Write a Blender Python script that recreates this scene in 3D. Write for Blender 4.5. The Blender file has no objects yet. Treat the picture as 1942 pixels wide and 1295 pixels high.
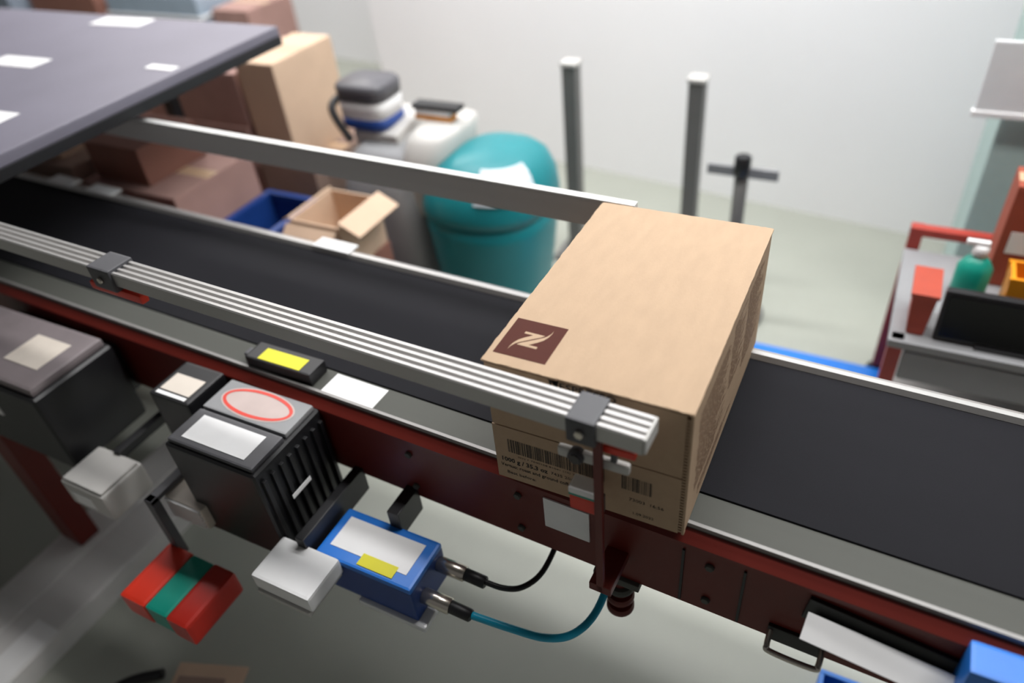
import bpy, bmesh, math, random
from mathutils import Vector, Matrix
random.seed(7)
scene = bpy.context.scene
C = scene.collection

# ------------------------------------------------------------------ camera
CAM_POS = Vector((0.4379, -0.6505, 0.8955))
YAW, PITCH, ROLL, FPX = -0.5341, 0.6760, -0.1119, 1397.34
fwd = Vector((math.sin(YAW)*math.cos(PITCH), math.cos(YAW)*math.cos(PITCH), -math.sin(PITCH)))
r0 = Vector((math.cos(YAW), -math.sin(YAW), 0)); u0 = r0.cross(fwd)
rt = r0*math.cos(ROLL) + u0*math.sin(ROLL); up = -r0*math.sin(ROLL) + u0*math.cos(ROLL)
cd = bpy.data.cameras.new('camera'); cam = bpy.data.objects.new('camera', cd); C.objects.link(cam)
m = Matrix((rt, up, -fwd)).transposed().to_4x4(); m.translation = CAM_POS
cam.matrix_world = m
cd.sensor_width = 36.0; cd.lens = FPX/1942*36.0; cd.clip_start = 0.02; cd.clip_end = 60
cd.dof.use_dof = True; cd.dof.focus_distance = 1.16; cd.dof.aperture_fstop = 1.3
scene.camera = cam
# ------------------------------------------------------------------ light
scene.view_settings.view_transform = 'Standard'; scene.view_settings.look = 'None'
scene.view_settings.gamma = 1.0; scene.view_settings.exposure = 0.0
scene.view_settings.use_curve_mapping = False
w = bpy.data.worlds.new('world'); scene.world = w; w.use_nodes = True
w.node_tree.nodes['Background'].inputs[0].default_value = (1.0, 0.98, 0.96, 1)
w.node_tree.nodes['Background'].inputs[1].default_value = 0.13
def area(name, loc, sx, sy, power, col, aim=None):
    l = bpy.data.lights.new(name, 'AREA'); l.shape = 'RECTANGLE'; l.size = sx; l.size_y = sy
    l.energy = power; l.color = col
    o = bpy.data.objects.new(name, l); C.objects.link(o); o.location = loc
    if aim is not None: o.rotation_euler = (Vector(aim)-Vector(loc)).to_track_quat('-Z', 'Y').to_euler()
    return o
# rows of fluorescent fittings under the hall's roof
area('ceiling_tubes', (0.9, 0.80, 2.5), 2.6, 0.30, 70, (1.0, 0.985, 0.97))
area('ceiling_tubes', (-0.6, 1.55, 2.5), 4.5, 0.30, 150, (1.0, 0.985, 0.99), aim=(-0.7, 2.6, 0.85))
area('ceiling_tubes', (-3.6, 3.0, 2.5), 2.5, 0.30, 70, (1.0, 0.97, 0.93))


# ------------------------------------------------------------------ materials
def lin(h):
    h = h.lstrip('#'); v = [int(h[i:i+2], 16)/255 for i in (0, 2, 4)]
    return tuple((c/12.92 if c <= .04045 else ((c+.055)/1.055)**2.4) for c in v)
MATS = {}
def mat(name, hexa, rough=.6, metal=0.0, var=.06, scale=20, bump=0.0, bscale=200, stretch=(1, 1, 1), coat=0, alpha=1, trans=0):
    if name in MATS: return MATS[name]
    mt = bpy.data.materials.new(name); mt.use_nodes = True; nt = mt.node_tree; b = nt.nodes['Principled BSDF']
    c = lin(hexa)
    tc = nt.nodes.new('ShaderNodeTexCoord'); mp = nt.nodes.new('ShaderNodeMapping'); mp.inputs['Scale'].default_value = stretch
    nt.links.new(tc.outputs['Object'], mp.inputs['Vector'])
    nz = nt.nodes.new('ShaderNodeTexNoise'); nz.inputs['Scale'].default_value = scale; nz.inputs['Detail'].default_value = 5
    nt.links.new(mp.outputs['Vector'], nz.inputs['Vector'])
    cr = nt.nodes.new('ShaderNodeValToRGB')
    cr.color_ramp.elements[0].position = .3; cr.color_ramp.elements[1].position = .7
    cr.color_ramp.elements[0].color = tuple(max(0, x*(1-var)) for x in c)+(1,)
    cr.color_ramp.elements[1].color = tuple(min(1, x*(1+var)) for x in c)+(1,)
    nt.links.new(nz.outputs['Fac'], cr.inputs['Fac']); nt.links.new(cr.outputs['Color'], b.inputs['Base Color'])
    b.inputs['Roughness'].default_value = rough; b.inputs['Metallic'].default_value = metal
    if coat: b.inputs['Coat Weight'].default_value = coat
    if trans: b.inputs['Transmission Weight'].default_value = trans
    if alpha < 1: b.inputs['Alpha'].default_value = alpha
    if bump:
        n2 = nt.nodes.new('ShaderNodeTexNoise'); n2.inputs['Scale'].default_value = bscale; n2.inputs['Detail'].default_value = 3
        nt.links.new(mp.outputs['Vector'], n2.inputs['Vector'])
        bp = nt.nodes.new('ShaderNodeBump'); bp.inputs['Strength'].default_value = bump; bp.inputs['Distance'].default_value = .002
        nt.links.new(n2.outputs['Fac'], bp.inputs['Height']); nt.links.new(bp.outputs['Normal'], b.inputs['Normal'])
    MATS[name] = mt
    return mt
M_FLOOR = mat('painted_concrete', 'a2a59b', .5, var=.05, scale=3, bump=.05, bscale=60)
M_WALL = mat('white_wall_paint', 'f6f6f8', .7, var=.015, scale=2)
M_CARD = mat('kraft_card', 'b59a7e', .75, var=.035, scale=60, bump=.12, bscale=420, stretch=(1, .35, 1))
M_CARDF = mat('kraft_card_inside_edge', '9a7247', .85, var=.08, scale=80)
M_LOGO = mat('brown_ink', '4c2015', .9, var=.04, scale=60)
M_INK = mat('black_ink', '1d1917', .7, var=.05)
M_INK2 = mat('faded_brown_ink', '7f5f4a', .75, var=.1)
M_BELT = mat('belt_rubber', '17171c', .8, var=.07, scale=9, bump=.25, bscale=900, stretch=(.5, 1.5, 1))
M_BELT.node_tree.nodes['Principled BSDF'].inputs['Specular IOR Level'].default_value = .22
M_ALU = mat('brushed_aluminium', 'b4b2b0', .4, .5, var=.06, scale=18, stretch=(.04, 1, 1))
M_ALUD = mat('dull_aluminium', 'dcdad8', .6, .0, var=.05, scale=18, stretch=(.04, 1, 1))
M_STEEL = mat('zinc_plate', '4e4f4a', .7, .1, var=.07, scale=14, stretch=(.06, 1, 1))
M_RED = mat('dark_red_paint', '611509', .5, var=.08, scale=9, coat=.05)
M_REDB = mat('bright_red_plastic', 'd8341f', .4, var=.05)
M_TEALP = mat('green_plastic', '0c8f7c', .4, var=.05)
M_BLACK = mat('black_plastic', '17171a', .45, var=.1, scale=15)
M_DGREY = mat('dark_grey_housing', '4c4c50', .5, var=.07, scale=15, bump=.05, bscale=300)
M_MGREY = mat('mid_grey_panel', '8d8e90', .5, var=.05, scale=10)
M_LGREY = mat('light_grey_plastic', 'c3c1bd', .5, var=.04, scale=12)
M_WHITE = mat('white_paper', 'f1f1f1', .6, var=.02)
M_CREAM = mat('cream_plastic', 'd9cfc3', .5, var=.04)
M_YEL = mat('yellow_label', 'e0d818', .5, var=.04)
M_BLUE = mat('blue_plastic', '2277d6', .4, var=.04)
M_NAVY = mat('navy_plastic', '1a3f86', .45, var=.05)
M_CYAN = mat('cyan_cable', '13a5c8', .35, var=.03)
M_CHROME = mat('nickel', 'c9c2b8', .25, .9, var=.03)
M_MACH = mat('teal_polyethylene', '0b8088', .38, var=.05, scale=5)
M_SLATE = mat('slate_laminate', '75727f', .48, var=.06, scale=4)
M_POST = mat('grey_post_paint', '6b6a68', .5, var=.05)
M_CART1 = mat('pinkish_brown_carton', 'a5837b', .8, var=.08, scale=10, bump=.05)  # pinkish brown is the board's own colour
M_CART2 = mat('beige_carton', 'cdb198', .8, var=.05, scale=10, bump=.05)
M_CART3 = mat('red_brown_carton', '8a5f52', .8, var=.07, scale=10, bump=.05)
M_CART4 = mat('grey_brown_carton', '9b8377', .8, var=.08, scale=10, bump=.05)
M_TAPE = mat('packing_tape', 'c7a98a', .3, var=.03)
M_PILLAR = mat('pale_green_paint', 'a9bfbb', .55, var=.04)
M_ORANGE = mat('orange_plastic', 'e8961f', .4, var=.04)
M_WOOD = mat('pallet_wood', 'b2946b', .8, var=.15, scale=12, stretch=(.2, 1, 1))
M_GLASS = mat('lens_glass', '2a2024', .08, var=.02)
M_FILM = mat('plastic_sleeve', 'e6e8ea', .2, var=.02)
M_SCREEN = mat('black_screen', '060608', .15, var=.02)
M_WRAP = mat('pale_blue_wrap', '9fb0c0', .3, var=.06, scale=8)

# ------------------------------------------------------------------ helpers
def link(name, me, material, root=None, kind=None, smooth=False):
    o = bpy.data.objects.new(name, me); C.objects.link(o)
    if material is not None: me.materials.append(material)
    if smooth:
        for p in me.polygons: p.use_smooth = True
    if root is not None:
        o.parent = root
        off = Vector(root['base']) if 'base' in root else Vector((0, 0, 0))
        me.transform(Matrix.Translation(-off))
        if 'base' not in root: pass
        o['base'] = list(off)
    if kind: o['kind'] = kind
    return o
def thing(name, label, cat, base, rotz=0.0, group=None):
    o = bpy.data.objects.new(name, None); C.objects.link(o)
    o.empty_display_size = .05
    o.location = base; o.rotation_euler = (0, 0, rotz); o['base'] = list(base)
    o['label'] = label; o['category'] = cat
    if group: o['group'] = group
    return o
def tag(o, label, cat, group=None):
    o['label'] = label; o['category'] = cat
    if group: o['group'] = group
    return o
def bm_done(bm, name):
    bmesh.ops.recalc_face_normals(bm, faces=bm.faces)
    me = bpy.data.meshes.new(name); bm.to_mesh(me); bm.free(); return me
def bbox_bm(x0, x1, y0, y1, z0, z1, bev=.0, seg=2, rot=None, bm=None):
    own = bmesh.new()
    bmesh.ops.create_cube(own, size=1)
    c = Vector(((x0+x1)/2, (y0+y1)/2, (z0+z1)/2))
    for v in own.verts: v.co = Vector((v.co.x*(x1-x0), v.co.y*(y1-y0), v.co.z*(z1-z0)))
    if bev: bmesh.ops.bevel(own, geom=list(own.edges), offset=bev, segments=seg, profile=.7, affect='EDGES')
    mtx = Matrix.Translation(c) @ (rot.to_4x4() if rot is not None else Matrix.Identity(4))
    bmesh.ops.transform(own, matrix=mtx, verts=own.verts)
    if bm is None: return own
    me = bpy.data.meshes.new('t'); own.to_mesh(me); own.free(); bm.from_mesh(me); bpy.data.meshes.remove(me)
    return bm
def box(name, ext, material, root=None, bev=.002, rot=None, kind=None, seg=2):
    return link(name, bm_done(bbox_bm(*ext, bev=bev, rot=rot, seg=seg), name), material, root, kind)
def multi(name, exts, material, root=None, bev=.0, kind=None):
    bm = bmesh.new()
    for e in exts: bbox_bm(*e, bev=bev, bm=bm)
    return link(name, bm_done(bm, name), material, root, kind)
def tube_bm(path, rad, n=12, bm=None, caps=True):
    bm = bm or bmesh.new(); P = [Vector(p) for p in path]; rings = []
    R = rad if isinstance(rad, (list, tuple)) else [rad]*len(P)
    prev = None
    for i, p in enumerate(P):
        d = (P[min(i+1, len(P)-1)]-P[max(i-1, 0)])
        if d.length < 1e-9: d = Vector((0, 0, 1))
        d.normalize()
        if prev is None:
            a = Vector((0, 0, 1)) if abs(d.z) < .9 else Vector((1, 0, 0)); s = d.cross(a).normalized()
        else:
            s = (prev - d*prev.dot(d)).normalized()
        prev = s; t = d.cross(s)
        rings.append([bm.verts.new(p+(s*math.cos(2*math.pi*k/n)+t*math.sin(2*math.pi*k/n))*R[i]) for k in range(n)])
    for a, b in zip(rings, rings[1:]):
        for k in range(n): bm.faces.new((a[k], a[(k+1) % n], b[(k+1) % n], b[k]))
    if caps: bm.faces.new(rings[0][::-1]); bm.faces.new(rings[-1])
    return bm
def smooth_path(P, n=8):
    P = [Vector(p) for p in P]; out = []
    for i in range(len(P)-1):
        a, b, c, d = P[max(i-1, 0)], P[i], P[i+1], P[min(i+2, len(P)-1)]
        for k in range(n):
            t = k/n
            out.append(.5*((2*b)+(-a+c)*t+(2*a-5*b+4*c-d)*t*t+(-a+3*b-3*c+d)*t**3))
    out.append(P[-1]); return out
def tube(name, path, rad, material, root=None, n=12, curve=False, smooth=True):
    if curve: path = smooth_path(path)
    o = link(name, bm_done(tube_bm(path, rad, n), name), material, root)
    if smooth:
        for p in o.data.polygons: p.use_smooth = len(p.vertices) == 4
    return o
def cyl(name, a, b, r, material, root=None, n=24, bev=True):
    a, b = Vector(a), Vector(b); d = (b-a).normalized(); e = min(.15*r, .2*(b-a).length)
    path = [a, a+d*1e-4, a+d*e, b-d*e, b-d*1e-4, b]; rad = [r-e, r-e, r, r, r-e, r-e]
    return tube(name, path, rad, material, root, n)
def prism(name, poly, axis, a, b, material, root=None, bev=0.0):
    """extrude a 2-D outline along axis: 'x' -> (y,z) outline, 'y' -> (x,z), 'z' -> (x,y)"""
    bm = bmesh.new()
    def P(u, v, t): return {'x': (t, u, v), 'y': (u, t, v), 'z': (u, v, t)}[axis]
    A = [bm.verts.new(P(u, v, a)) for u, v in poly]; B = [bm.verts.new(P(u, v, b)) for u, v in poly]
    n = len(poly)
    bm.faces.new(A); bm.faces.new(B[::-1])
    for k in range(n): bm.faces.new((A[k], B[k], B[(k+1) % n], A[(k+1) % n]))
    if bev: bmesh.ops.bevel(bm, geom=list(bm.edges), offset=bev, segments=2, affect='EDGES')
    return link(name, bm_done(bm, name), material, root)
def loft(name, rings, material, root=None, n=40, ex=2.6, smooth=True):
    """rings: (z, cx, cy, rx, ry) superellipse sections"""
    bm = bmesh.new(); R = []
    for z, cx, cy, rx, ry in rings:
        row = []
        for k in range(n):
            t = 2*math.pi*k/n; c, s = math.cos(t), math.sin(t)
            row.append(bm.verts.new((cx+rx*math.copysign(abs(c)**(2/ex), c), cy+ry*math.copysign(abs(s)**(2/ex), s), z)))
        R.append(row)
    for a, b in zip(R, R[1:]):
        for k in range(n): bm.faces.new((a[k], a[(k+1) % n], b[(k+1) % n], b[k]))
    bm.faces.new(R[0][::-1]); bm.faces.new(R[-1])
    return link(name, bm_done(bm, name), material, root, smooth=smooth)
def poly_flat(name, polys, to3, material, root, thick=None):
    """flat print: polygons mapped to 3-D"""
    bm = bmesh.new()
    for p in polys:
        f = bm.faces.new([bm.verts.new(to3(u, v)) for u, v in p])
    bmesh.ops.triangulate(bm, faces=bm.faces)
    me = bpy.data.meshes.new(name); bm.to_mesh(me); bm.free()
    return link(name, me, material, root)
def text_flat(name, body, size, to3, material, root, align='LEFT', width=None, bold=0.0):
    cu = bpy.data.curves.new(name, 'FONT'); cu.body = body; cu.size = size; cu.align_x = align
    cu.resolution_u = 2; cu.offset = bold
    o = bpy.data.objects.new(name, cu); C.objects.link(o)
    dg = bpy.context.evaluated_depsgraph_get()
    me = bpy.data.meshes.new_from_object(o.evaluated_get(dg)); C.objects.unlink(o); bpy.data.objects.remove(o)
    k = 1.0
    if width:
        xs = [v.co.x for v in me.vertices]; k = width/(max(xs)-min(xs))
    for v in me.vertices: v.co = Vector(to3(v.co.x*k, v.co.y))
    me.materials.clear()
    return link(name, me, material, root)
def disc_poly(cx, cy, rx, ry, n=32):
    return [(cx+rx*math.cos(2*math.pi*k/n), cy+ry*math.sin(2*math.pi*k/n)) for k in range(n)]
FZ = -0.80            # floor level; belt top is z = 0
TH = -0.035           # the conveyor's heading
# ------------------------------------------------------------------ setting
def struct(o): o['kind'] = 'structure'; return o
struct(box('floor', (-8, 6, -3, 7, FZ-.1, FZ), M_FLOOR, bev=0))
def wall_strip(name, x0, y0, x1, y1, z1, t=.12):
    d = Vector((x1-x0, y1-y0, 0)); n = Vector((-d.y, d.x, 0)).normalized()*t
    bm = bmesh.new()
    b = [Vector((x0, y0, FZ)), Vector((x1, y1, FZ)), Vector((x1, y1, FZ))+n, Vector((x0, y0, FZ))+n]
    A = [bm.verts.new(v) for v in b]; B = [bm.verts.new((v.x, v.y, z1)) for v in b]
    bm.faces.new(A); bm.faces.new(B)
    for k in range(4): bm.faces.new((A[k], A[(k+1) % 4], B[(k+1) % 4], B[k]))
    return struct(link(name, bm_done(bm, name), M_WALL))
wall_strip('wall_back', -2.22, 2.74, 3.2, 2.03, 2.6)
wall_strip('wall_far', -8, 4.28, 3.2, 2.95, 2.6)
struct(box('ceiling', (-8, 6, -3, 7, 2.6, 2.7), mat('grey_roof_sheet', '5c5c5c', .8), bev=0))

# ------------------------------------------------------------------ conveyor
cv = thing('belt_conveyor', 'long belt conveyor with charcoal belt and dark red side beams carrying the carton', 'conveyor', (0, 0, FZ), TH)
X0, X1 = -3.0, 1.7
# belt: thin loop with rounded ends
def belt():
    bm = bmesh.new(); prof = []
    r = .03
    for k in range(9):
        t = math.pi/2+math.pi*k/8; prof.append((X0+.06+r*math.cos(t), -r+r*math.sin(t)))
    for k in range(9):
        t = -math.pi/2+math.pi*k/8; prof.append((X1-.06+r*math.cos(t), -r+r*math.sin(t)))
    A = [bm.verts.new((x, .100, z)) for x, z in prof]; B = [bm.verts.new((x, .428, z)) for x, z in prof]
    for k in range(len(prof)): bm.faces.new((A[k], A[(k+1) % len(prof)], B[(k+1) % len(prof)], B[k]))
    bm.faces.new(A); bm.faces.new(B)
    return link('belt', bm_done(bm, 'belt'), M_BELT, cv)
belt()
prism('front_edge_strip', [(.0985, -.03), (.0985, -.003), (.094, -.002), (.036, -.004), (.034, -.006), (.034, -.03)], 'x', X0, X1, M_STEEL, cv)
prism('front_trim_lip', [(.040, -.0045), (.040, .0035), (.034, .0035), (.034, -.0045)], 'x', X0, X1, mat('worn_lip', '8f8d8b', .5, .3), cv)
prism('back_edge_strip', [(.4295, -.03), (.4295, .000), (.434, .010), (.444, .010), (.456, .004), (.456, -.03)], 'x', X0, X1, M_ALU, cv)
prism('side_beam', [(.0335, -.006), (.0335, -.0305), (.060, -.0305), (.060, -.175), (.020, -.175), (.020, -.030), (.015, -.028), (.015, -.020)], 'x', X0, X1, M_RED, cv)
prism('side_beam', [(.4565, -.012), (.4605, -.012), (.466, -.03), (.466, -.175), (.43, -.175), (.43, -.031), (.4565, -.031)], 'x', X0, X1, M_RED, cv)
box('slider_bed', (X0+.1, X1-.1, .065, .425, -.085, -.062), M_STEEL, cv, .001)
for x in (-2.6, -1.6, -.7, .1, .75, 1.4):
    box('cross_member', (x-.03, x+.03, .060, .43, -.165, -.11), M_RED, cv, .002)
for x in (X0+.06, X1-.06):
    cyl('end_roller', (x, .062, -.03), (x, .428, -.03), .0285, M_STEEL, cv)
for x in (-2.3, 1.35):
    for y in (.04, .448):
        box('leg', (x-.03, x+.03, y-.018, y+.012, FZ+.012, -.17), M_RED, cv, .003)
        cyl('levelling_foot', (x, y, FZ), (x, y, FZ+.014), .045, M_BLACK, cv)
for x in (-1.36,):
    box('leg', (x-.045, x+.045, -.19, -.13, FZ+.07, -.18), M_RED, cv, .004)
    box('leg_bracket', (x-.05, x+.05, -.19, .022, -.2, -.13), M_RED, cv, .003)
# spring foot under the beam, bolts, handle
ft = box('adjuster_bracket', (.155, .235, .012, .062, -.191, -.1745), M_STEEL, cv, .003)
cyl('adjuster_stud', (.195, .035, -.19), (.195, .035, -.30), .014, M_RED, cv)
for z in (-.215, -.245, -.275):
    cyl('adjuster_collar', (.195, .035, z), (.195, .035, z-.014), .024, M_RED if z < -.22 else M_STEEL, cv)
hp = [(.44, .016, -.150), (.44, -.006, -.158), (.447, -.012, -.162), (.505, -.012, -.162), (.512, -.006, -.158), (.512, .016, -.150)]
box('latch_plate', (.435, .517, .014, .022, -.174, -.140), M_BLACK, cv, .002)
tube('latch_handle', hp, .0045, M_CHROME, cv, 10, curve=True)
for x in (-2.4, -1.9, -1.1, -.2, .02, .34, .60, .9, 1.2):
    for z in (-.06, -.145):
        cyl('bolt_head', (x, .021, z), (x, .014, z), .007, M_STEEL, cv, 6)
# joint covers between beam sections
for x in (.30, .39):
    box('beam_seam_plate', (x-.002, x+.002, .0165, .021, -.168, -.04), M_BLACK, cv, .0005)
# stickers on the beam and the edge strip
box('white_sticker', (.068, .148, .0172, .0205, -.112, -.040), M_WHITE, cv, .0008)
box('edge_sticker', (-.405, -.285, .036, .094, -.0045, -.0012), M_WHITE, cv, .0006)
for x in (-1.74, -1.56, -.70):
    box('white_clip', (x-.055, x+.055, .431, .470, .0085, .0135), M_WHITE, cv, .001)
# ------------------------------------------------------------------ guide rails
def cr_rail():
    y0, y1, zt, zb = -.058, -.013, .248, .221; g = .004
    pts = [(y0, zb), (y0, zt-.002), (y0+.002, zt)]
    for c in (-.048, -.036, -.024):           # three slots along the top
        pts += [(c-.0035, zt), (c-.002, zt-g), (c+.002, zt-g), (c+.0035, zt)]
    return pts + [(y1-.002, zt), (y1, zt-.002), (y1, zb)]
fr = thing('front_guide_rail', 'slotted aluminium guide rail passing in front of the carton, ending at its face', 'guide rail', (0, -.03, FZ), TH)
fr.location = Matrix.Rotation(TH, 3, 'Z') @ Vector((0, -.03, FZ))
def prism_rail(x0, x1): return prism('aluminium_profile', cr_rail(), 'x', x0, x1, M_ALU, fr)
prism_rail(-2.9, .258)
box('end_cap', (.258, .262, -.057, -.014, .222, .247), M_LGREY, fr, .001)
for i, x in enumerate((.178, -.745, -1.75)):
    box('rail_clamp', (x-.020, x+.020, -.063, -.010, .210, .2515) if i == 0 else (x-.030, x+.030, -.063, -.010, .208, .2525), M_DGREY, fr, .004)
    cyl('clamp_bolt', (x, -.062, .230), (x, -.068, .230), .007, M_CHROME, fr, 6)
    if i == 1: continue
    box('bracket_post', (x+.012, x+.024, -.053, -.045, -.12, .214), M_RED if i == 0 else M_BLACK, fr, .002)
    box('bracket_foot', (x, x+.036, -.053, .0205, -.122, -.104), M_RED if i == 0 else M_BLACK, fr, .002)
box('red_lever', (-.805, -.665, -.056, -.040, .192, .209), M_REDB, fr, .004)
br = thing('back_guide_rail', 'flat grey aluminium guide bar above the far edge of the belt', 'guide rail', (0, 0, FZ), TH)
prism('aluminium_bar', [(.476, .182), (.476, .232), (.478, .237), (.492, .237), (.492, .182)], 'x', -2.9, .04, M_ALUD, br)
prism('top_bead', [(.4755, .2372), (.4755, .2405), (.4925, .2405), (.4925, .2372)], 'x', -2.9, .04, mat('bright_edge', 'dcdcda', .4, .2), br)
for x in (-2.2, -.02):
    box('bracket_post', (x-.012, x+.012, .493, .501, -.16, .225), M_STEEL, br, .002)
    box('bracket_foot', (x-.02, x+.02, .4665, .501, -.16, -.11), M_STEEL, br, .002)
# ------------------------------------------------------------------ carton
BW, BD, BH = .300, .465, .2432
ct = thing('cardboard_carton', 'tan coffee carton with brown square logo riding on the belt', 'carton', (0, 0, .0006))
ct['base'] = [0, 0, 0]
def wob(a, s, seed): return s*(math.sin(a*61+seed)+.6*math.sin(a*137+seed*2.1)+.4*math.sin(a*293+seed*.7))/2
def carton_body():
    bm = bbox_bm(.0015, BW-.0012, .0085, BD-.0015, 0, BH-.0035, bev=.004, seg=3)
    return link('body', bm_done(bm, 'body'), M_CARD, ct)
carton_body()
def wavy_panel(name, x0, x1, y0, y1, z0, z1, amp=.0008):
    n = 60; bm = bmesh.new(); outl = []
    for k in range(n): t = k/n; outl.append((x0+(x1-x0)*t, y0+wob(t, amp, 1.3)))
    for k in range(n): t = k/n; outl.append((x1+wob(t, amp*.4, 4), y0+(y1-y0)*t))
    for k in range(n): t = k/n; outl.append((x1-(x1-x0)*t, y1+wob(t, amp, 2.2)))
    for k in range(n): t = k/n; outl.append((x0+wob(t, amp*1.2, .4), y1-(y1-y0)*t))
    A = [bm.verts.new((x, y, z0)) for x, y in outl]; B = [bm.verts.new((x, y, z1)) for x, y in outl]
    N = len(outl)
    bm.faces.new(A[::-1]); top = bm.faces.new(B)
    for k in range(N): bm.faces.new((A[k], A[(k+1) % N], B[(k+1) % N], B[k]))
    te = [e for e in bm.edges if all(v in B for v in e.verts)] if False else list(top.edges)
    bmesh.ops.bevel(bm, geom=te, offset=.0012, segments=2, affect='EDGES')
    return link(name, bm_done(bm, name), M_CARD, ct)
wavy_panel('top_flap', 0, BW, -.0008, BD, BH-.0032, BH)
box('upper_front_flap', (.0035, .2905, .0004, .0090, .1195, .2375), M_CARD, ct, .0012)
box('lower_front_flap', (.0015, .2905, .0012, .0090, .0008, .1165), M_CARD, ct, .0009)
box('corner_strip', (.2955, .2995, .0006, .0095, .001, .2392), M_CARD, ct, .0012)
multi('perforation', [(.2907, .2953, .0018, .0090, .004+.006*k, .0072+.006*k) for k in range(38)], M_CARD, ct)
top3 = lambda u, v: (u, v, BH+.0003)
fr3 = lambda u, v: (u, .0004-.0004 if v > .118 else .0012-.0004, v)
lo3 = lambda u, v: (u, .0008, v)
up3 = lambda u, v: (u, .00005, v)
lg = poly_flat('logo_square', [[(.0085, .0195), (.0888, .0195), (.0888, .1018), (.0085, .1018)]], top3, M_LOGO, ct)
la = [(.0330, .0760), (.0640, .0755), (.0590, .0700), (.0450, .0592), (.0330, .0492), (.0300, .0452), (.0270, .0385), (.0258, .0310), (.0257, .0380), (.0272, .0465), (.0312, .0556), (.0380, .0632), (.0470, .0712), (.0330, .0712)]
lb = [(.0970-x, .1208-y) for x, y in la]
poly_flat('logo_mark', [la, lb], lambda u, v: (u, v, BH+.0006), M_CARD, lg)
# wordmark with a swash N
wm = text_flat('wordmark', 'ESPRESSO', .0165, lambda u, v: up3(.117+u, .2250+v), M_INK, ct, width=.080, bold=.0004)
k = .00062
sw = [(0, 0), (3, 0), (3, 15), (15, 0), (18, 0), (18, 20), (22, 26), (15.5, 21), (15.5, 5), (4, 20), (0, 20), (-6, 25), (-2, 18), (0, 17)]
poly_flat('wordmark_initial', [[(.104+x*k, .2250+y*k) for x, y in sw]], up3, M_INK, ct)
def barcode(name, x0, x1, z0, z1, m_, seed, dens=.55):
    rnd = random.Random(seed); bars = []; x = x0
    while x < x1:
        wdt = rnd.choice((.0006, .0006, .0011, .0017)); 
        bars.append([(x, z0), (min(x+wdt, x1), z0), (min(x+wdt, x1), z1), (x, z1)])
        x += wdt + rnd.choice((.0007, .0007, .0012, .0018))
    return poly_flat(name, bars, lo3, m_, ct)
barcode('barcode', .025, .180, .064, .0925, M_INK, 3)
text_flat('barcode_digits', '(01) 1 7640158 81041 (10) 7435 20', .0052, lambda u, v: lo3(.040+u, .0565+v), M_INK, ct, width=.115)
text_flat('net_weight_text', '1000 g / 35.3 oz', .0125, lambda u, v: lo3(.010+u, .0412+v), M_INK, ct, width=.077, bold=.0003)
text_flat('code_text', '7435 20/ 072', .0085, lambda u, v: lo3(.094+u, .0425+v), M_INK, ct, width=.052)
text_flat('content_text', 'Vertuo: roast and ground coffee', .0100, lambda u, v: lo3(.009+u, .0285+v), M_INK, ct, width=.122, bold=.0001)
text_flat('best_before_text', 'Best before:', .0092, lambda u, v: lo3(.018+u, .0135+v), M_INK, ct, width=.049)
barcode('barcode', .206, .250, .062, .0905, M_INK, 9)
text_flat('batch_text', '73003  16:56', .0090, lambda u, v: lo3(.217+u, .0405+v), M_INK, ct, width=.051)
text_flat('date_text', '1.09.2022', .0078, lambda u, v: lo3(.222+u, .0120+v), M_INK, ct, width=.031)
# multi-language print on the end face
def print_rows():
    rnd = random.Random(5); polys = []
    for y0, y1, z0, z1 in ((.035, .20, .05, .205), (.215, .30, .09, .215), (.31, .43, .06, .215), (.06, .26, .02, .040)):
        z = z1
        while z > z0:
            y = y0+rnd.uniform(0, .01)
            ye = y1-rnd.choice((0, 0, .01, .03, .05))
            while y < ye:
                l = rnd.uniform(.008, .024); polys.append([(y, z), (min(y+l, ye), z), (min(y+l, ye), z-.0017), (y, z-.0017)]); y += l+.003
            z -= .0050
    return poly_flat('end_face_text', polys, lambda u, v: (BW-.0008, u, v), M_INK2, ct)
print_rows()
# ------------------------------------------------------------------ photo-eye on the rail bracket in front of the carton
se = thing('photo_eye_sensor', 'red photo-eye with white cap and green stripe on rail bracket before the carton', 'sensor', (.172, -.034, .045))
box('housing', (.146, .186, -.048, -.022, .047, .077), M_REDB, se, .004)
box('green_stripe', (.1455, .1865, -.0485, -.0218, .0772, .0812), M_TEALP, se, .001)
box('cap', (.145, .187, -.049, -.0215, .0815, .0930), M_WHITE, se, .003)
box('mount_tab', (.185, .196, -.046, -.036, .052, .088), M_DGREY, se, .002)
lens = thing('lens_bracket', 'grey reflector bracket with round black lens clamped beneath the front rail', 'sensor', (.18, -.04, .145))
box('plate', (.130, .232, -.044, -.034, .146, .164), M_LGREY, lens, .005)
cyl('lens_ring', (.158, -.034, .156), (.158, -.050, .156), .0115, M_DGREY, lens)
cyl('lens', (.158, -.047, .156), (.158, -.0515, .156), .0085, M_GLASS, lens)
box('red_tab', (.196, .240, -.045, -.035, .180, .193), M_REDB, lens, .003)
box('tab_stem', (.206, .214, -.043, -.036, .160, .186), M_DGREY, lens, .001)
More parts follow.
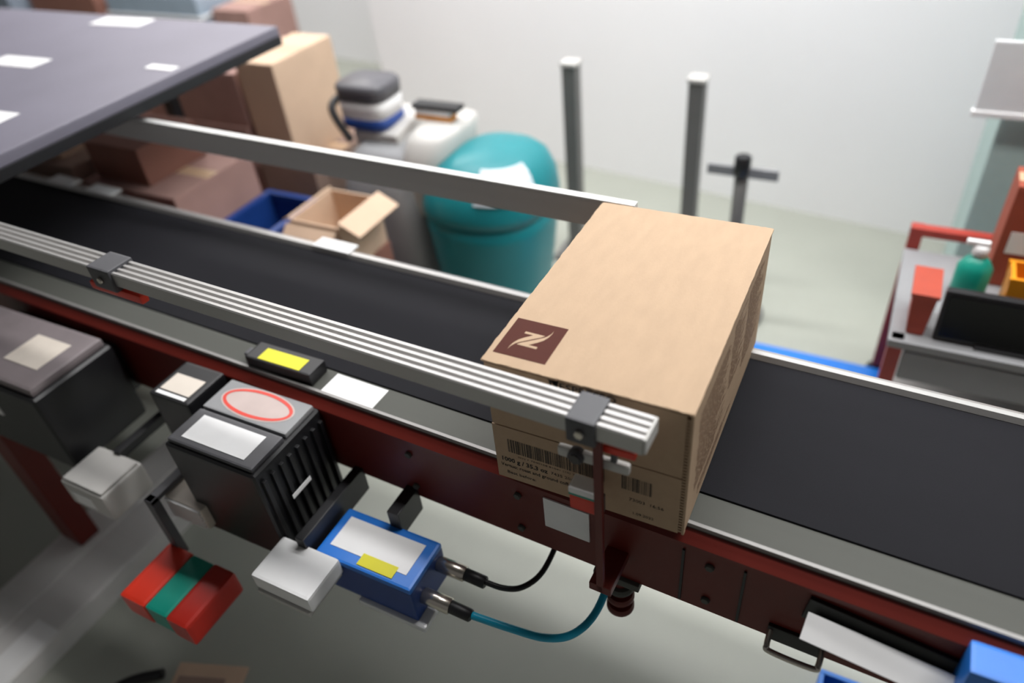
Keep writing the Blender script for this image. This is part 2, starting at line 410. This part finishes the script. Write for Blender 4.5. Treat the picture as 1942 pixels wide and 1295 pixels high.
# ------------------------------------------------------------------ control gear hung on the near beam, left of the carton
def rz(x): return .02-.0-TH*(-x)   # beam's outer face y at world x
def beam_y(x): return .020+TH*x
cb = thing('control_box', 'dark grey control box with red-ringed sticker hung on the red beam', 'control box', (-.50, -.05, -.26))
box('housing', (-.605, -.39, -.150, .030, -.255, -.018), M_BLACK, cb, .010, seg=3)
box('lid_panel', (-.598, -.397, -.055, .024, -.020, -.008), M_MGREY, cb, .004)
box('front_lid_panel', (-.598, -.397, -.143, -.060, -.020, -.009), M_DGREY, cb, .004)
sk = poly_flat('round_sticker', [disc_poly(-.498, -.014, .085, .036)], lambda u, v: (u, v, -.0075), mat('pale_pink_label', 'c5b3ae', .55), cb)
def ring_poly(name, cx, cy, rx, ry, wd, z, m_, root):
    bm = bmesh.new(); n = 40; A = []; B = []
    for k in range(n):
        c, s = math.cos(2*math.pi*k/n), math.sin(2*math.pi*k/n)
        A.append(bm.verts.new((cx+rx*c, cy+ry*s, z))); B.append(bm.verts.new((cx+(rx-wd)*c, cy+(ry-wd)*s, z)))
    for k in range(n): bm.faces.new((A[k], A[(k+1) % n], B[(k+1) % n], B[k]))
    return link(name, bm_done(bm, name), m_, root)
ring_poly('sticker_ring', -.498, -.014, .081, .033, .007, -.0071, M_REDB, sk)
box('white_sticker', (-.575, -.425, -.130, -.072, -.0095, -.0080), M_WHITE, cb, .0006)
for k in range(8): box('cooling_fin', (-.391, -.383, -.140+.022*k, -.132+.022*k, -.24, -.04), M_BLACK, cb, .001)
box('mount_plate', (-.58, -.42, .028, beam_y(-.5)+.001, -.19, -.05), M_BLACK, cb, .002)
box('side_sticker', (-.3805, -.3795, -.10, -.05, -.125, -.115), M_WHITE, cb, .0003)
ys = thing('edge_sensor', 'black sensor block with yellow sticker on the belt edge strip', 'sensor', (-.505, .085, 0))
box('housing', (-.585, -.425, .060, .108, -.0012, .026), M_BLACK, ys, .004)
box('yellow_sticker', (-.555, -.452, .064, .096, .0255, .0268), M_YEL, ys, .0004)
box('cable_gland', (-.600, -.584, .072, .092, .004, .020), M_DGREY, ys, .003)
jb = thing('junction_box', 'small black junction box with white sticker left of the control box', 'junction box', (-.685, -.0, -.13))
box('housing', (-.735, -.630, -.064, .035, -.13, -.012), M_BLACK, jb, .006)
box('white_sticker', (-.722, -.645, -.046, .000, -.0125, -.0110), M_CREAM, jb, .0005)
box('second_sticker', (-.722, -.645, -.058, -.050, -.0125, -.0112), M_WHITE, jb, .0003)
box('mount_plate', (-.72, -.65, .033, beam_y(-.685)+.001, -.11, -.04), M_BLACK, jb, .002)
mb = thing('drive_housing', 'large black drive housing with grey lid on the beam at far left', 'drive unit', (-1.15, -.06, -.24))
box('housing', (-1.42, -.965, -.165, .030, -.235, -.03), M_BLACK, mb, .014, seg=3)
box('lid', (-1.41, -.975, -.155, .022, -.032, -.012), mat('grey_mauve_lid', '7d7476', .5), mb, .008)
box('tan_sticker', (-1.13, -1.02, -.105, -.020, -.0125, -.011), M_CREAM, mb, .0004)
box('white_sticker', (-1.24, -1.13, -.168, -.164, -.125, -.085), M_WHITE, mb, .0004)
box('mount_plate', (-1.35, -1.0, .028, beam_y(-1.17)+.001, -.19, -.06), M_BLACK, mb, .002)
# ------------------------------------------------------------------ lower modules
def arm(root, x, y0, z, t=.012, m_=M_BLACK):
    box('mount_arm', (x-t, x+t, y0, beam_y(x)+.0015, z-.008, z+.008), m_, root, .002)
g1 = thing('relay_box', 'light grey square relay box on an arm, beside the red leg', 'relay box', (-.88, -.16, -.27))
box('housing', (-.945, -.815, -.212, -.108, -.275, -.205), M_LGREY, g1, .006)
box('lid', (-.940, -.820, -.207, -.113, -.207, -.198), M_LGREY, g1, .004)
box('front_sticker', (-.92, -.86, -.2135, -.2118, -.262, -.225), M_WHITE, g1, .0004)
box('mount_arm', (-.89, -.87, -.115, beam_y(-.88)+.0015, -.212, -.19), M_BLACK, g1, .002)
g2 = thing('ribbed_terminal_block', 'beige ribbed terminal block hanging above the red and green lamp', 'terminal block', (-.62, -.11, -.24))
box('housing', (-.675, -.575, -.165, -.058, -.237, -.180), M_CREAM, g2, .006)
for k in range(6): box('rib', (-.671, -.579, -.1695, -.163, -.232+.009*k, -.2285+.009*k), M_WHITE, g2, .0008)
box('mount_arm', (-.652, -.628, -.07, beam_y(-.64)+.0015, -.172, -.150), M_BLACK, g2, .002)
rg = thing('signal_lamp', 'red signal block with a green centre band below the terminal block', 'signal lamp', (-.6, -.25, -.36))
rot = Matrix.Rotation(0, 3, 'Z')
box('red_segment', (-.690, -.622, -.325, -.195, -.360, -.300), M_REDB, rg, .008)
box('green_segment', (-.622, -.565, -.323, -.197, -.359, -.301), M_TEALP, rg, .006)
box('red_segment', (-.565, -.510, -.325, -.195, -.360, -.300), mat('deep_red_plastic', 'b3261a', .4), rg, .008)
box('mount_stem', (-.684, -.664, -.198, -.180, -.33, -.16), M_DGREY, rg, .002)
box('mount_arm', (-.684, -.664, -.198, beam_y(-.67)+.0015, -.172, -.160), M_DGREY, rg, .002)
wb = thing('white_module', 'white square plastic module in front of the blue module', 'module', (-.315, -.19, -.24))
box('housing', (-.390, -.262, -.232, -.143, -.222, -.184), M_WHITE, wb, .006)
box('base_plate', (-.385, -.267, -.236, -.145, -.232, -.222), M_LGREY, wb, .002)
box('mount_arm', (-.350, -.330, -.15, beam_y(-.34)+.0015, -.220, -.16), M_BLACK, wb, .002)
bl = thing('blue_module', 'blue fieldbus module with white and yellow sticker under the beam', 'module', (-.21, -.09, -.29))
box('housing', (-.322, -.118, -.142, -.036, -.292, -.206), M_NAVY, bl, .006)
box('cover', (-.322, -.118, -.142, -.036, -.210, -.196), M_BLUE, bl, .005)
box('white_sticker', (-.305, -.140, -.118, -.052, -.1965, -.1950), M_WHITE, bl, .0004)
box('yellow_sticker', (-.235, -.160, -.134, -.110, -.1960, -.1945), M_YEL, bl, .0004)
box('clear_base', (-.245, -.100, -.150, -.100, -.305, -.291), M_FILM, bl, .004)
box('mount_arm', (-.225, -.200, -.04, beam_y(-.21)+.0015, -.215, -.155), M_BLACK, bl, .002)
for nm, lb_, y, z, m_, path in (
    ('black_sensor_cable', 'black cable with metal screw connector plugged into the blue module', -.055, -.232, M_BLACK, [(-.03, -.055, -.232), (.01, -.052, -.235), (.04, -.035, -.238), (.06, .005, -.235), (.065, .07, -.215), (.065, .14, -.19)]),
    ('cyan_sensor_cable', 'bright cyan cable with metal screw connector plugged into the blue module', -.112, -.250, M_CYAN, [(-.02, -.112, -.250), (.05, -.105, -.254), (.11, -.095, -.257), (.15, -.07, -.256), (.172, -.02, -.246), (.175, .06, -.215), (.175, .12, -.19)])):
    t = thing(nm, lb_, 'cable', (-.118, y, z))
    cyl('connector_nut', (-.119, y, z), (-.062, y, z-.001), .0145, M_CHROME, t, 20)
    cyl('connector_body', (-.063, y, z-.001), (-.022, y, z-.003), .0115, M_BLACK, t, 20)
    tube('cable', path, .0052 if m_ is M_BLACK else .0068, m_, t, 10, curve=True)
# things on the beam to the right of the carton
hl = thing('card_holder', 'narrow white card slotted in a black holder on the red beam', 'card', (.58, .0, -.1))
q = Matrix.Rotation(TH, 3, 'Z') @ Matrix.Rotation(.10, 3, 'Y')
yb = beam_y(.58)
box('holder', (.476, .690, yb-.007, yb+.0012, -.098, -.050), M_BLACK, hl, .001, rot=q)
box('card', (.478, .688, yb-.034, yb-.031, -.094, -.056), M_WHITE, hl, .0005, rot=q @ Matrix.Rotation(-.95, 3, 'X'))
box('card_ledge', (.49, .68, yb-.022, yb-.006, -.086, -.082), M_BLACK, hl, .0005, rot=q)
b2 = thing('blue_drive_module', 'bright blue module with slanted white sticker at right end of beam', 'module', (.74, -.03, -.2))
yb = beam_y(.74)
box('housing', (.662, .87, yb-.045, yb+.0015, -.155, -.006), M_BLUE, b2, .006)
prism('white_stripe', [(.672, -.040), (.865, -.075), (.865, -.110), (.760, -.080)], 'y', yb-.0465, yb-.0445, M_WHITE, b2)
# ------------------------------------------------------------------ floor things on the near side
fp = thing('floor_foot_beam', 'grey aluminium foot beam lying on the floor beneath the red leg', 'beam', (-1.3, -.1, FZ))
prism('profile', [(-1.42, FZ), (-1.42, FZ+.066), (-1.41, FZ+.07), (-1.30, FZ+.07), (-1.298, FZ+.064), (-1.285, FZ+.064), (-1.283, FZ+.07), (-1.16, FZ+.07), (-1.15, FZ+.066), (-1.15, FZ)], 'y', -1.0, .55, M_ALUD, fp)
box('white_sticker', (-1.235, -1.155, -.72, -.345, FZ+.0695, FZ+.0712), M_WHITE, fp, .0004)
cb2 = tube('floor_cable', [(-.86, -.30, FZ+.012), (-.93, -.36, FZ+.012), (-.96, -.45, FZ+.012), (-.93, -.55, FZ+.012), (-.85, -.66, FZ+.012), (-.80, -.8, FZ+.012)], .012, M_BLACK, None, 10, curve=True)
tag(cb2, 'thick black cable curling on the floor by the foot beam', 'cable')
cs = thing('flat_cardboard', 'folded piece of brown cardboard on the floor at the bottom edge', 'cardboard', (-.7, -.33, FZ))
box('sheet', (-.80, -.62, -.52, -.22, FZ, FZ+.006), M_CART2, cs, .001, rot=Matrix.Rotation(.35, 3, 'Z'))
box('folded_flap', (-.78, -.66, -.50, -.26, FZ+.008, FZ+.013), M_CART4, cs, .001, rot=Matrix.Rotation(.35, 3, 'Z'))
tt = thing('blue_tote', 'low blue tote on the floor cut by the bottom edge', 'tote', (.685, .17, FZ))
TX, TY = .555, .045
for nm, e in (('side_wall', (0, .26, 0, .01)), ('side_wall', (0, .26, .24, .25)), ('end_wall', (0, .01, .01, .24)), ('end_wall', (.25, .26, .01, .24))):
    box(nm, (TX+e[0], TX+e[1], TY+e[2], TY+e[3], FZ, FZ+.10), M_BLUE, tt, .002)
box('base', (TX+.01, TX+.25, TY+.01, TY+.24, FZ, FZ+.012), M_BLUE, tt, .001)
# ------------------------------------------------------------------ hood over the belt, upper left
hd = thing('scanner_hood', 'large slate grey hood panel standing over the belt at upper left', 'hood', (-1.9, .62, FZ))
box('top_panel', (-2.75, -1.255, .09, 1.06, .285, .315), M_SLATE, hd, .006)
box('edge_lip', (-1.262, -1.248, .095, 1.055, .262, .288), M_BLACK, hd, .002)
box('edge_lip', (-2.74, -1.262, 1.048, 1.062, .262, .288), M_BLACK, hd, .002)
for x in (-2.70, -1.80):
    for y in ((.60, 1.02) if x < -2 else (1.02,)):
        box('post', (x-.02, x+.02, y-.02, y+.02, FZ, .286), M_BLACK, hd, .003)
def sheet(label, x, y, sx, sy, a, z=.3153, m_=M_WHITE):  # thin white slabs lying on the hood's top panel
    o = box('white_strip', (x-sx/2, x+sx/2, y-sy/2, y+sy/2, z, z+.0012), m_, None, .0002, rot=Matrix.Rotation(a, 3, 'Z'))
    return tag(o, label, 'paper', 'white strips on the hood')
sheet('thin white strip near the back edge of the slate hood', -1.86, 1.00, .22, .075, .05)
sheet('thin white strip on the slate hood at the left picture edge', -1.85, .62, .20, .07, .03)
sheet('thin white strip on the hood close to its front corner', -1.52, .30, .17, .06, .05)
sheet('small white strip near the right edge of the hood', -1.33, .68, .10, .03, .0)
# ------------------------------------------------------------------ cartons behind the belt
def carton(label, x0, x1, y0, y1, z0, z1, m_, open_=False, group='cartons behind the belt', tape=True, lab=False, a=0):
    t = thing('storage_carton', label, 'carton', ((x0+x1)/2, (y0+y1)/2, z0), a, group)
    if not open_:
        box('body', (x0, x1, y0, y1, z0, z1-.004), m_, t, .005)
        ym = (y0+y1)/2
        box('top_flap', (x0+.001, x1-.001, y0+.001, ym-.0015, z1-.005, z1), m_, t, .0015)
        box('top_flap', (x0+.001, x1-.001, ym+.0015, y1-.001, z1-.005, z1), m_, t, .0015)
        if tape:
            box('tape', (x0+.002, x1-.002, ym-.024, ym+.024, z1-.001, z1+.0006), M_TAPE, t, 0)
    else:
        h = .006
        multi('body', [(x0, x1, y0, y0+h, z0, z1), (x0, x1, y1-h, y1, z0, z1), (x0, x0+h, y0+h, y1-h, z0, z1), (x1-h, x1, y0+h, y1-h, z0, z1), (x0+h, x1-h, y0+h, y1-h, z0, z0+h)], m_, t, .001)
        L = (x1-x0)/2; D = (y1-y0)/2
        for nm, e, ax, ang in (('flap', (x1-.002, x1+D*.75, y0, y1, z1-.003, z1+.003), 'Y', .45), ('flap', (x0-D*.25, x0+.002, y0, y1, z1-.003, z1+.003), 'Y', -.5)):
            box(nm, e, m_, t, .001, rot=Matrix.Rotation(ang, 3, ax))
        box('flap', (x0, x1, y0-.13, y0+.002, z1-.05, z1-.044), m_, t, .001, rot=Matrix.Rotation(.7, 3, 'X'))
    if lab: box('white_label', (x0+lab[0], x0+lab[1], y0-.0012, y0+.001, z0+lab[2], z0+lab[3]), M_WHITE, t, .0004)
    return t
def pallet(label, x0, x1, y0, y1):
    t = thing('wooden_pallet', label, 'pallet', ((x0+x1)/2, (y0+y1)/2, FZ), 0, 'wooden pallets')
    n = 6; wd = (y1-y0)/n
    for k in range(n): box('deck_plank', (x0, x1, y0+k*wd+.008, y0+(k+1)*wd-.008, FZ+.105, FZ+.125), M_WOOD, t, .002)
    for x in (x0+.05, (x0+x1)/2, x1-.05): box('stringer', (x-.04, x+.04, y0+.01, y1-.01, FZ, FZ+.105), M_WOOD, t, .003)
pallet('wooden pallet under the brown cartons beside the hood', -2.55, -1.30, 1.12, 1.72)
PZ = FZ+.125
carton('reddish brown carton at the bottom of the tall stack beside the hood', -2.24, -1.65, 1.16, 1.62, PZ, PZ+.30, M_CART3)
carton('dark brown carton in the middle of the stack beside the hood', -2.22, -1.65, 1.17, 1.62, PZ+.30, PZ+.58, M_CART1, lab=(.05, .2, .05, .12))
carton('brown carton on top of the stack beside the hood', -2.20, -1.64, 1.18, 1.58, PZ+.58, PZ+.775, M_CART1)
carton('beige carton at the bottom of the narrow stack behind the rail', -1.63, -1.37, 1.16, 1.56, PZ, PZ+.46, M_CART4)
carton('tall beige carton on top of the narrow stack', -1.62, -1.45, 1.18, 1.50, PZ+.46, PZ+.82, M_CART2)
carton('red brown carton under the open carton behind the rail', -1.09, -.90, .72, .93, FZ, -.28, M_CART3, lab=(.02, .2, .10, .17))
carton('open tan carton with raised flaps behind the back rail', -1.085, -.905, .725, .925, -.28, -.125, M_CART2, open_=True)
carton('mottled brown carton low behind the belt under the hood edge', -1.83, -1.42, .62, .95, FZ, -.06, M_CART1, lab=(.08, .22, .55, .62))
carton('grey brown carton beside the dark blue crate', -2.33, -1.86, .62, .96, FZ, -.02, M_CART4)
carton('small beige carton on the grey brown carton beneath the hood', -2.25, -1.95, .66, .9, -.02, .12, M_CART2)
carton('small red carton beneath the hood by its post', -1.80, -1.56, .66, .9, -.06, .06, M_CART3)
cr = thing('blue_crate', 'dark blue plastic crate between cartons behind the belt', 'crate', (-1.3, .8, FZ))
multi('walls', [(-1.40, -1.20, .64, .65, FZ, -.20), (-1.40, -1.20, .95, .96, FZ, -.20), (-1.40, -1.39, .65, .95, FZ, -.20), (-1.21, -1.20, .65, .95, FZ, -.20)], M_NAVY, cr, .002)
box('base', (-1.39, -1.21, .65, .95, FZ, FZ+.02), M_NAVY, cr, .001)
multi('rim', [(-1.41, -1.19, .63, .652, -.225, -.198), (-1.41, -1.19, .948, .97, -.225, -.198), (-1.41, -1.388, .652, .948, -.225, -.198), (-1.212, -1.19, .652, .948, -.225, -.198)], M_NAVY, cr, .003)
# far goods above the hood
wp = thing('wrapped_pallet_load', 'pale blue film-wrapped pallet load far behind the hood', 'pallet load', (-3.35, 2.5, FZ))
box('load', (-3.75, -3.02, 2.3, 2.9, FZ+.12, .02), M_WRAP, wp, .02)
for k in range(3): box('film_band', (-3.76, -3.01, 2.29, 2.91, FZ+.3+.2*k, FZ+.312+.2*k), M_WHITE, wp, .001)
for y in (2.35, 2.6, 2.85): box('skid', (-3.75, -3.02, y-.04, y+.04, FZ, FZ+.12), M_WOOD, wp, .003)
carton('tall maroon carton at the far left behind the hood', -4.45, -3.85, 2.3, 2.8, FZ, .02, M_CART3, group='far cartons')
carton('slim brown carton beside the film-wrapped load', -2.98, -2.72, 2.35, 2.7, FZ, -.06, M_CART1, group='far cartons')
carton('blue grey carton at the far left picture edge', -5.2, -4.5, 2.2, 2.8, FZ, .03, mat('blue_grey_carton', '7f8a99', .8), group='far cartons')
# ------------------------------------------------------------------ floor scrubber
fs = thing('floor_scrubber', 'teal and grey floor scrubbing machine behind the back rail', 'cleaning machine', (-.72, 1.25, FZ))
cx, cy = -.700, 1.24
loft('tank', [(FZ+.06, cx, cy, .15, .16), (FZ+.09, cx, cy, .16, .18), (FZ+.30, cx+.0, cy, .185, .195), (FZ+.48, cx+.005, cy, .205, .205), (FZ+.53, cx+.005, cy, .208, .208), (FZ+.535, cx+.005, cy, .198, .198)], M_MACH, fs)
lid = loft('lid', [(FZ+.536, cx+.005, cy, .202, .202), (FZ+.545, cx+.005, cy, .212, .212), (FZ+.57, cx+.007, cy, .212, .212), (FZ+.63, cx+.012, cy+.005, .198, .198), (FZ+.68, cx+.02, cy+.012, .165, .17), (FZ+.71, cx+.03, cy+.02, .12, .125), (FZ+.726, cx+.035, cy+.025, .06, .065), (FZ+.73, cx+.036, cy+.026, .02, .02)], M_MACH, fs)
# creased white instruction sticker lying on the lid's sloping front
def lid_sticker():
    bm = bmesh.new(); nu, nv = 10, 8; rows = []
    Z = [(FZ+.57, .2125), (FZ+.63, .199), (FZ+.68, .168), (FZ+.71, .123)]
    def rad(z):
        for (a, ra), (b, rb) in zip(Z, Z[1:]):
            if a <= z <= b: return ra+(rb-ra)*(z-a)/(b-a)
        return Z[-1][1]
    for j in range(nv+1):
        z = FZ+.622+.085*j/nv; row = []
        for i in range(nu+1):
            t = -1.45+1.15*i/nu; r = rad(z)+.004; e = 2.6
            c, s = math.cos(t), math.sin(t)
            f = (z-FZ-.57)/.14
            row.append(bm.verts.new((cx+.007+.016*f+r*math.copysign(abs(c)**(2/e), c), cy+.012*f+r*math.copysign(abs(s)**(2/e), s), z+.002)))
        rows.append(row)
    for a, b in zip(rows, rows[1:]):
        for i in range(nu):
            bm.faces.new((a[i], a[i+1], b[i+1], b[i]))
    return link('white_sticker', bm_done(bm, 's'), mat('scuffed_label', 'd3dde6', .5, var=.3, scale=25, stretch=(1, 1, 4)), lid)
lid_sticker()
loft('rear_body', [(FZ+.05, -1.075, 1.27, .165, .19), (FZ+.08, -1.075, 1.27, .175, .20), (FZ+.50, -1.07, 1.27, .17, .19), (FZ+.62, -1.06, 1.28, .16, .175), (FZ+.68, -1.05, 1.29, .14, .15), (FZ+.70, -1.05, 1.29, .11, .12)], M_MGREY, fs, ex=4)
loft('hose_collar', [(FZ+.50, -.915, 1.29, .075, .16), (FZ+.66, -.905, 1.29, .085, .17), (FZ+.745, -.885, 1.30, .085, .15), (FZ+.765, -.875, 1.30, .06, .11)], M_LGREY, fs, ex=3)
box('control_panel', (-1.20, -1.02, 1.22, 1.42, FZ+.69, FZ+.745), M_LGREY, fs, .01, rot=Matrix.Rotation(.15, 3, 'X'))
tube('handle', [(-1.18, 1.40, FZ+.70), (-1.26, 1.42, FZ+.80), (-1.27, 1.32, FZ+.82), (-1.27, 1.22, FZ+.80), (-1.20, 1.20, FZ+.70)], .014, M_BLACK, fs, 10, curve=True)
for x, y in ((-.60, 1.08), (-.60, 1.40), (-1.12, 1.10), (-1.12, 1.44)):
    cyl('wheel', (x, y-.02, FZ+.06), (x, y+.02, FZ+.06), .06, M_BLACK, fs)
box('squeegee', (-1.32, -1.24, 1.02, 1.50, FZ, FZ+.05), M_BLACK, fs, .004)
box('squeegee_arm', (-1.26, -1.20, 1.22, 1.30, FZ+.03, FZ+.09), M_DGREY, fs, .003)
bt = thing('white_blue_canister', 'white canister with blue band and dark lid on the grey machine body', 'canister', (-1.155, 1.29, FZ+.74))
loft('body', [(FZ+.737, -1.155, 1.29, .088, .075), (FZ+.745, -1.155, 1.29, .094, .08), (FZ+.775, -1.155, 1.29, .094, .08)], M_NAVY, bt, ex=4)
loft('label_band', [(FZ+.7752, -1.155, 1.29, .094, .08), (FZ+.825, -1.155, 1.29, .094, .08), (FZ+.833, -1.155, 1.29, .088, .075)], M_WHITE, bt, ex=4)
loft('lid', [(FZ+.8332, -1.155, 1.29, .095, .081), (FZ+.875, -1.155, 1.29, .097, .083), (FZ+.887, -1.155, 1.29, .088, .074)], mat('lid_grey', '58575c', .4), bt, ex=4)
td = thing('tape_dispenser', 'black and orange hand tape dispenser on top of the machine', 'tape dispenser', (-.91, 1.32, FZ+.765))
box('base', (-.985, -.845, 1.29, 1.33, FZ+.764, FZ+.782), M_ORANGE, td, .003)
box('roll', (-.98, -.85, 1.288, 1.332, FZ+.782, FZ+.800), M_WHITE, td, .003)
box('cover', (-.99, -.815, 1.285, 1.335, FZ+.800, FZ+.816), M_BLACK, td, .004)
# ------------------------------------------------------------------ posts before the wall
def bollard(label, x, y, h, r=.027):
    t = thing('guard_post', label, 'post', (x, y, FZ), 0, 'guard posts')
    box('shaft', (x-r, x+r, y-r, y+r, FZ+.012, FZ+h), M_POST, t, .006)
    box('cap', (x-r-.004, x+r+.004, y-r-.004, y+r+.004, FZ+h, FZ+h+.014), M_LGREY, t, .004)
    box('base_plate', (x-.08, x+.08, y-.08, y+.08, FZ, FZ+.012), M_POST, t, .002)
    for sx in (-1, 1):
        for sy in (-1, 1): cyl('anchor_bolt', (x+sx*.06, y+sy*.06, FZ+.012), (x+sx*.06, y+sy*.06, FZ+.024), .009, M_STEEL, t, 6)
bollard('grey square steel post standing above the teal machine, nearer the left', -.640, 1.80, .795)
bollard('grey square steel post rising behind the back edge of the carton', -.178, 1.80, .775)
st = thing('stanchion', 'short grey stanchion with black knob and cross plate behind the carton', 'stanchion', (.035, 1.6, FZ))
cyl('base', (.035, 1.6, FZ), (.035, 1.6, FZ+.02), .13, M_POST, st, 32)
cyl('pole', (.035, 1.6, FZ+.018), (.035, 1.6, FZ+.56), .022, M_POST, st)
box('cross_plate', (-.075, .150, 1.585, 1.60, FZ+.555, FZ+.590), M_MGREY, st, .003)
cyl('knob', (.035, 1.595, FZ+.56), (.035, 1.595, FZ+.625), .026, M_BLACK, st)
# ------------------------------------------------------------------ right side: pillar, cart, screen
pl = box('wall_pillar', (.70, 1.15, 1.72, 2.05, FZ, 2.6), M_PILLAR, None, .01); pl['kind'] = 'structure'
sg = thing('hanging_sign', 'rounded grey plastic sleeve sign with white lower edge on the pillar', 'sign', (.66, 1.68, -.02))
box('sleeve', (.628, .86, 1.690, 1.704, -.005, .185), M_FILM, sg, .006)
box('white_edge', (.622, .87, 1.686, 1.708, -.022, -.004), M_WHITE, sg, .004)
box('hanger', (.70, .80, 1.704, 1.7195, .09, .13), M_STEEL, sg, .001)
pc = thing('packing_cart', 'red framed packing cart with grey panels at the right edge', 'cart', (.88, 1.2, FZ))
M_CRED = mat('cart_red', 'a4372b', .45)
for x in (.560, 1.20):
    for y, zt in ((.985, -.300), (1.42, -.235)):
        box('post', (x-.017, x+.017, y-.017, y+.017, FZ+.06, zt), M_CRED, pc, .003)
        cyl('castor', (x, y-.014, FZ+.032), (x, y+.014, FZ+.032), .032, M_BLACK, pc)
box('back_rail', (.543, 1.217, 1.404, 1.436, -.260, -.236), M_CRED, pc, .003)
box('tabletop', (.540, 1.222, .962, 1.400, -.322, -.300), M_MGREY, pc, .003)
box('drawer_front', (.580, 1.18, .966, .984, -.415, -.330), M_MGREY, pc, .003)
box('lower_shelf', (.580, 1.183, .965, 1.436, -.50, -.48), M_LGREY, pc, .002)
box('lower_panel', (.580, 1.18, .962, .980, -.60, -.455), M_MGREY, pc, .003)
mo = thing('monitor', 'black flat monitor standing on the red framed cart', 'monitor', (.82, .98, -.30))
q = Matrix.Rotation(-.10, 3, 'X')
box('bezel', (.632, 1.04, 1.000, 1.025, -.296, -.165), M_BLACK, mo, .005, rot=q)
box('screen', (.642, 1.03, .9975, 1.0005, -.285, -.175), M_SCREEN, mo, .001, rot=q)
box('stand_foot', (.72, .95, .985, 1.10, -.300, -.291), M_BLACK, mo, .003)
rb = thing('red_bin', 'red plastic bin on the cart tabletop left of the monitor', 'bin', (.59, 1.05, -.30))
prism('body', [(.574, -.300), (.566, -.185), (.620, -.185), (.612, -.300)], 'y', 1.00, 1.12, mat('dull_red_bin', 'ae4530', .5), rb, .003)
box('rim', (.562, .624, .996, 1.124, -.190, -.180), mat('dull_red_bin', 'ae4530', .5), rb, .002)
gb = thing('green_bottle', 'green spray bottle with white cap on the cart behind the monitor', 'bottle', (.70, 1.2, -.30))
loft('body', [(-.300, .695, 1.20, .036, .036), (-.290, .695, 1.20, .040, .040), (-.205, .695, 1.20, .040, .040), (-.185, .695, 1.20, .028, .028), (-.172, .695, 1.20, .015, .015)], M_TEALP, gb, n=24, ex=2)
cyl('cap', (.695, 1.20, -.172), (.695, 1.20, -.145), .018, M_WHITE, gb)
box('nozzle', (.660, .71, 1.193, 1.207, -.145, -.132), M_WHITE, gb, .003)
carton('brick red carton on the cart at the right picture edge', .735, 1.08, 1.28, 1.395, -.30, -.02, mat('brick_carton', '9c4a35', .8), group='right-hand goods', lab=(.02, .09, .10, .16))
oc = thing('orange_tray', 'orange plastic tray on the cart at the right picture edge', 'tray', (.88, 1.16, -.30))
prism('front_wall', [(.775, -.30), (.760, -.175), (1.00, -.175), (.985, -.30)], 'y', 1.12, 1.128, M_ORANGE, oc)
prism('back_wall', [(.775, -.30), (.760, -.175), (1.00, -.175), (.985, -.30)], 'y', 1.202, 1.21, M_ORANGE, oc)
box('end_wall', (.764, .774, 1.128, 1.202, -.299, -.176), M_ORANGE, oc, .001)
box('end_wall', (.986, .996, 1.128, 1.202, -.299, -.176), M_ORANGE, oc, .001)
box('base', (.775, .985, 1.128, 1.202, -.30, -.293), M_ORANGE, oc, .001)
bp = thing('blue_floor_pallet', 'flat blue plastic pallet on the floor behind the right belt', 'pallet', (.35, 1.25, FZ))
for k in range(5): box('deck_slat', (.02, .62, 1.04+.075*k, 1.102+.075*k, FZ+.04, FZ+.052), M_BLUE, bp, .003)
for x in (.05, .32, .59): box('runner', (x-.03, x+.03, 1.04, 1.402, FZ, FZ+.041), M_BLUE, bp, .003)
for o in list(bpy.data.objects):
    if 'base' in o: del o['base']
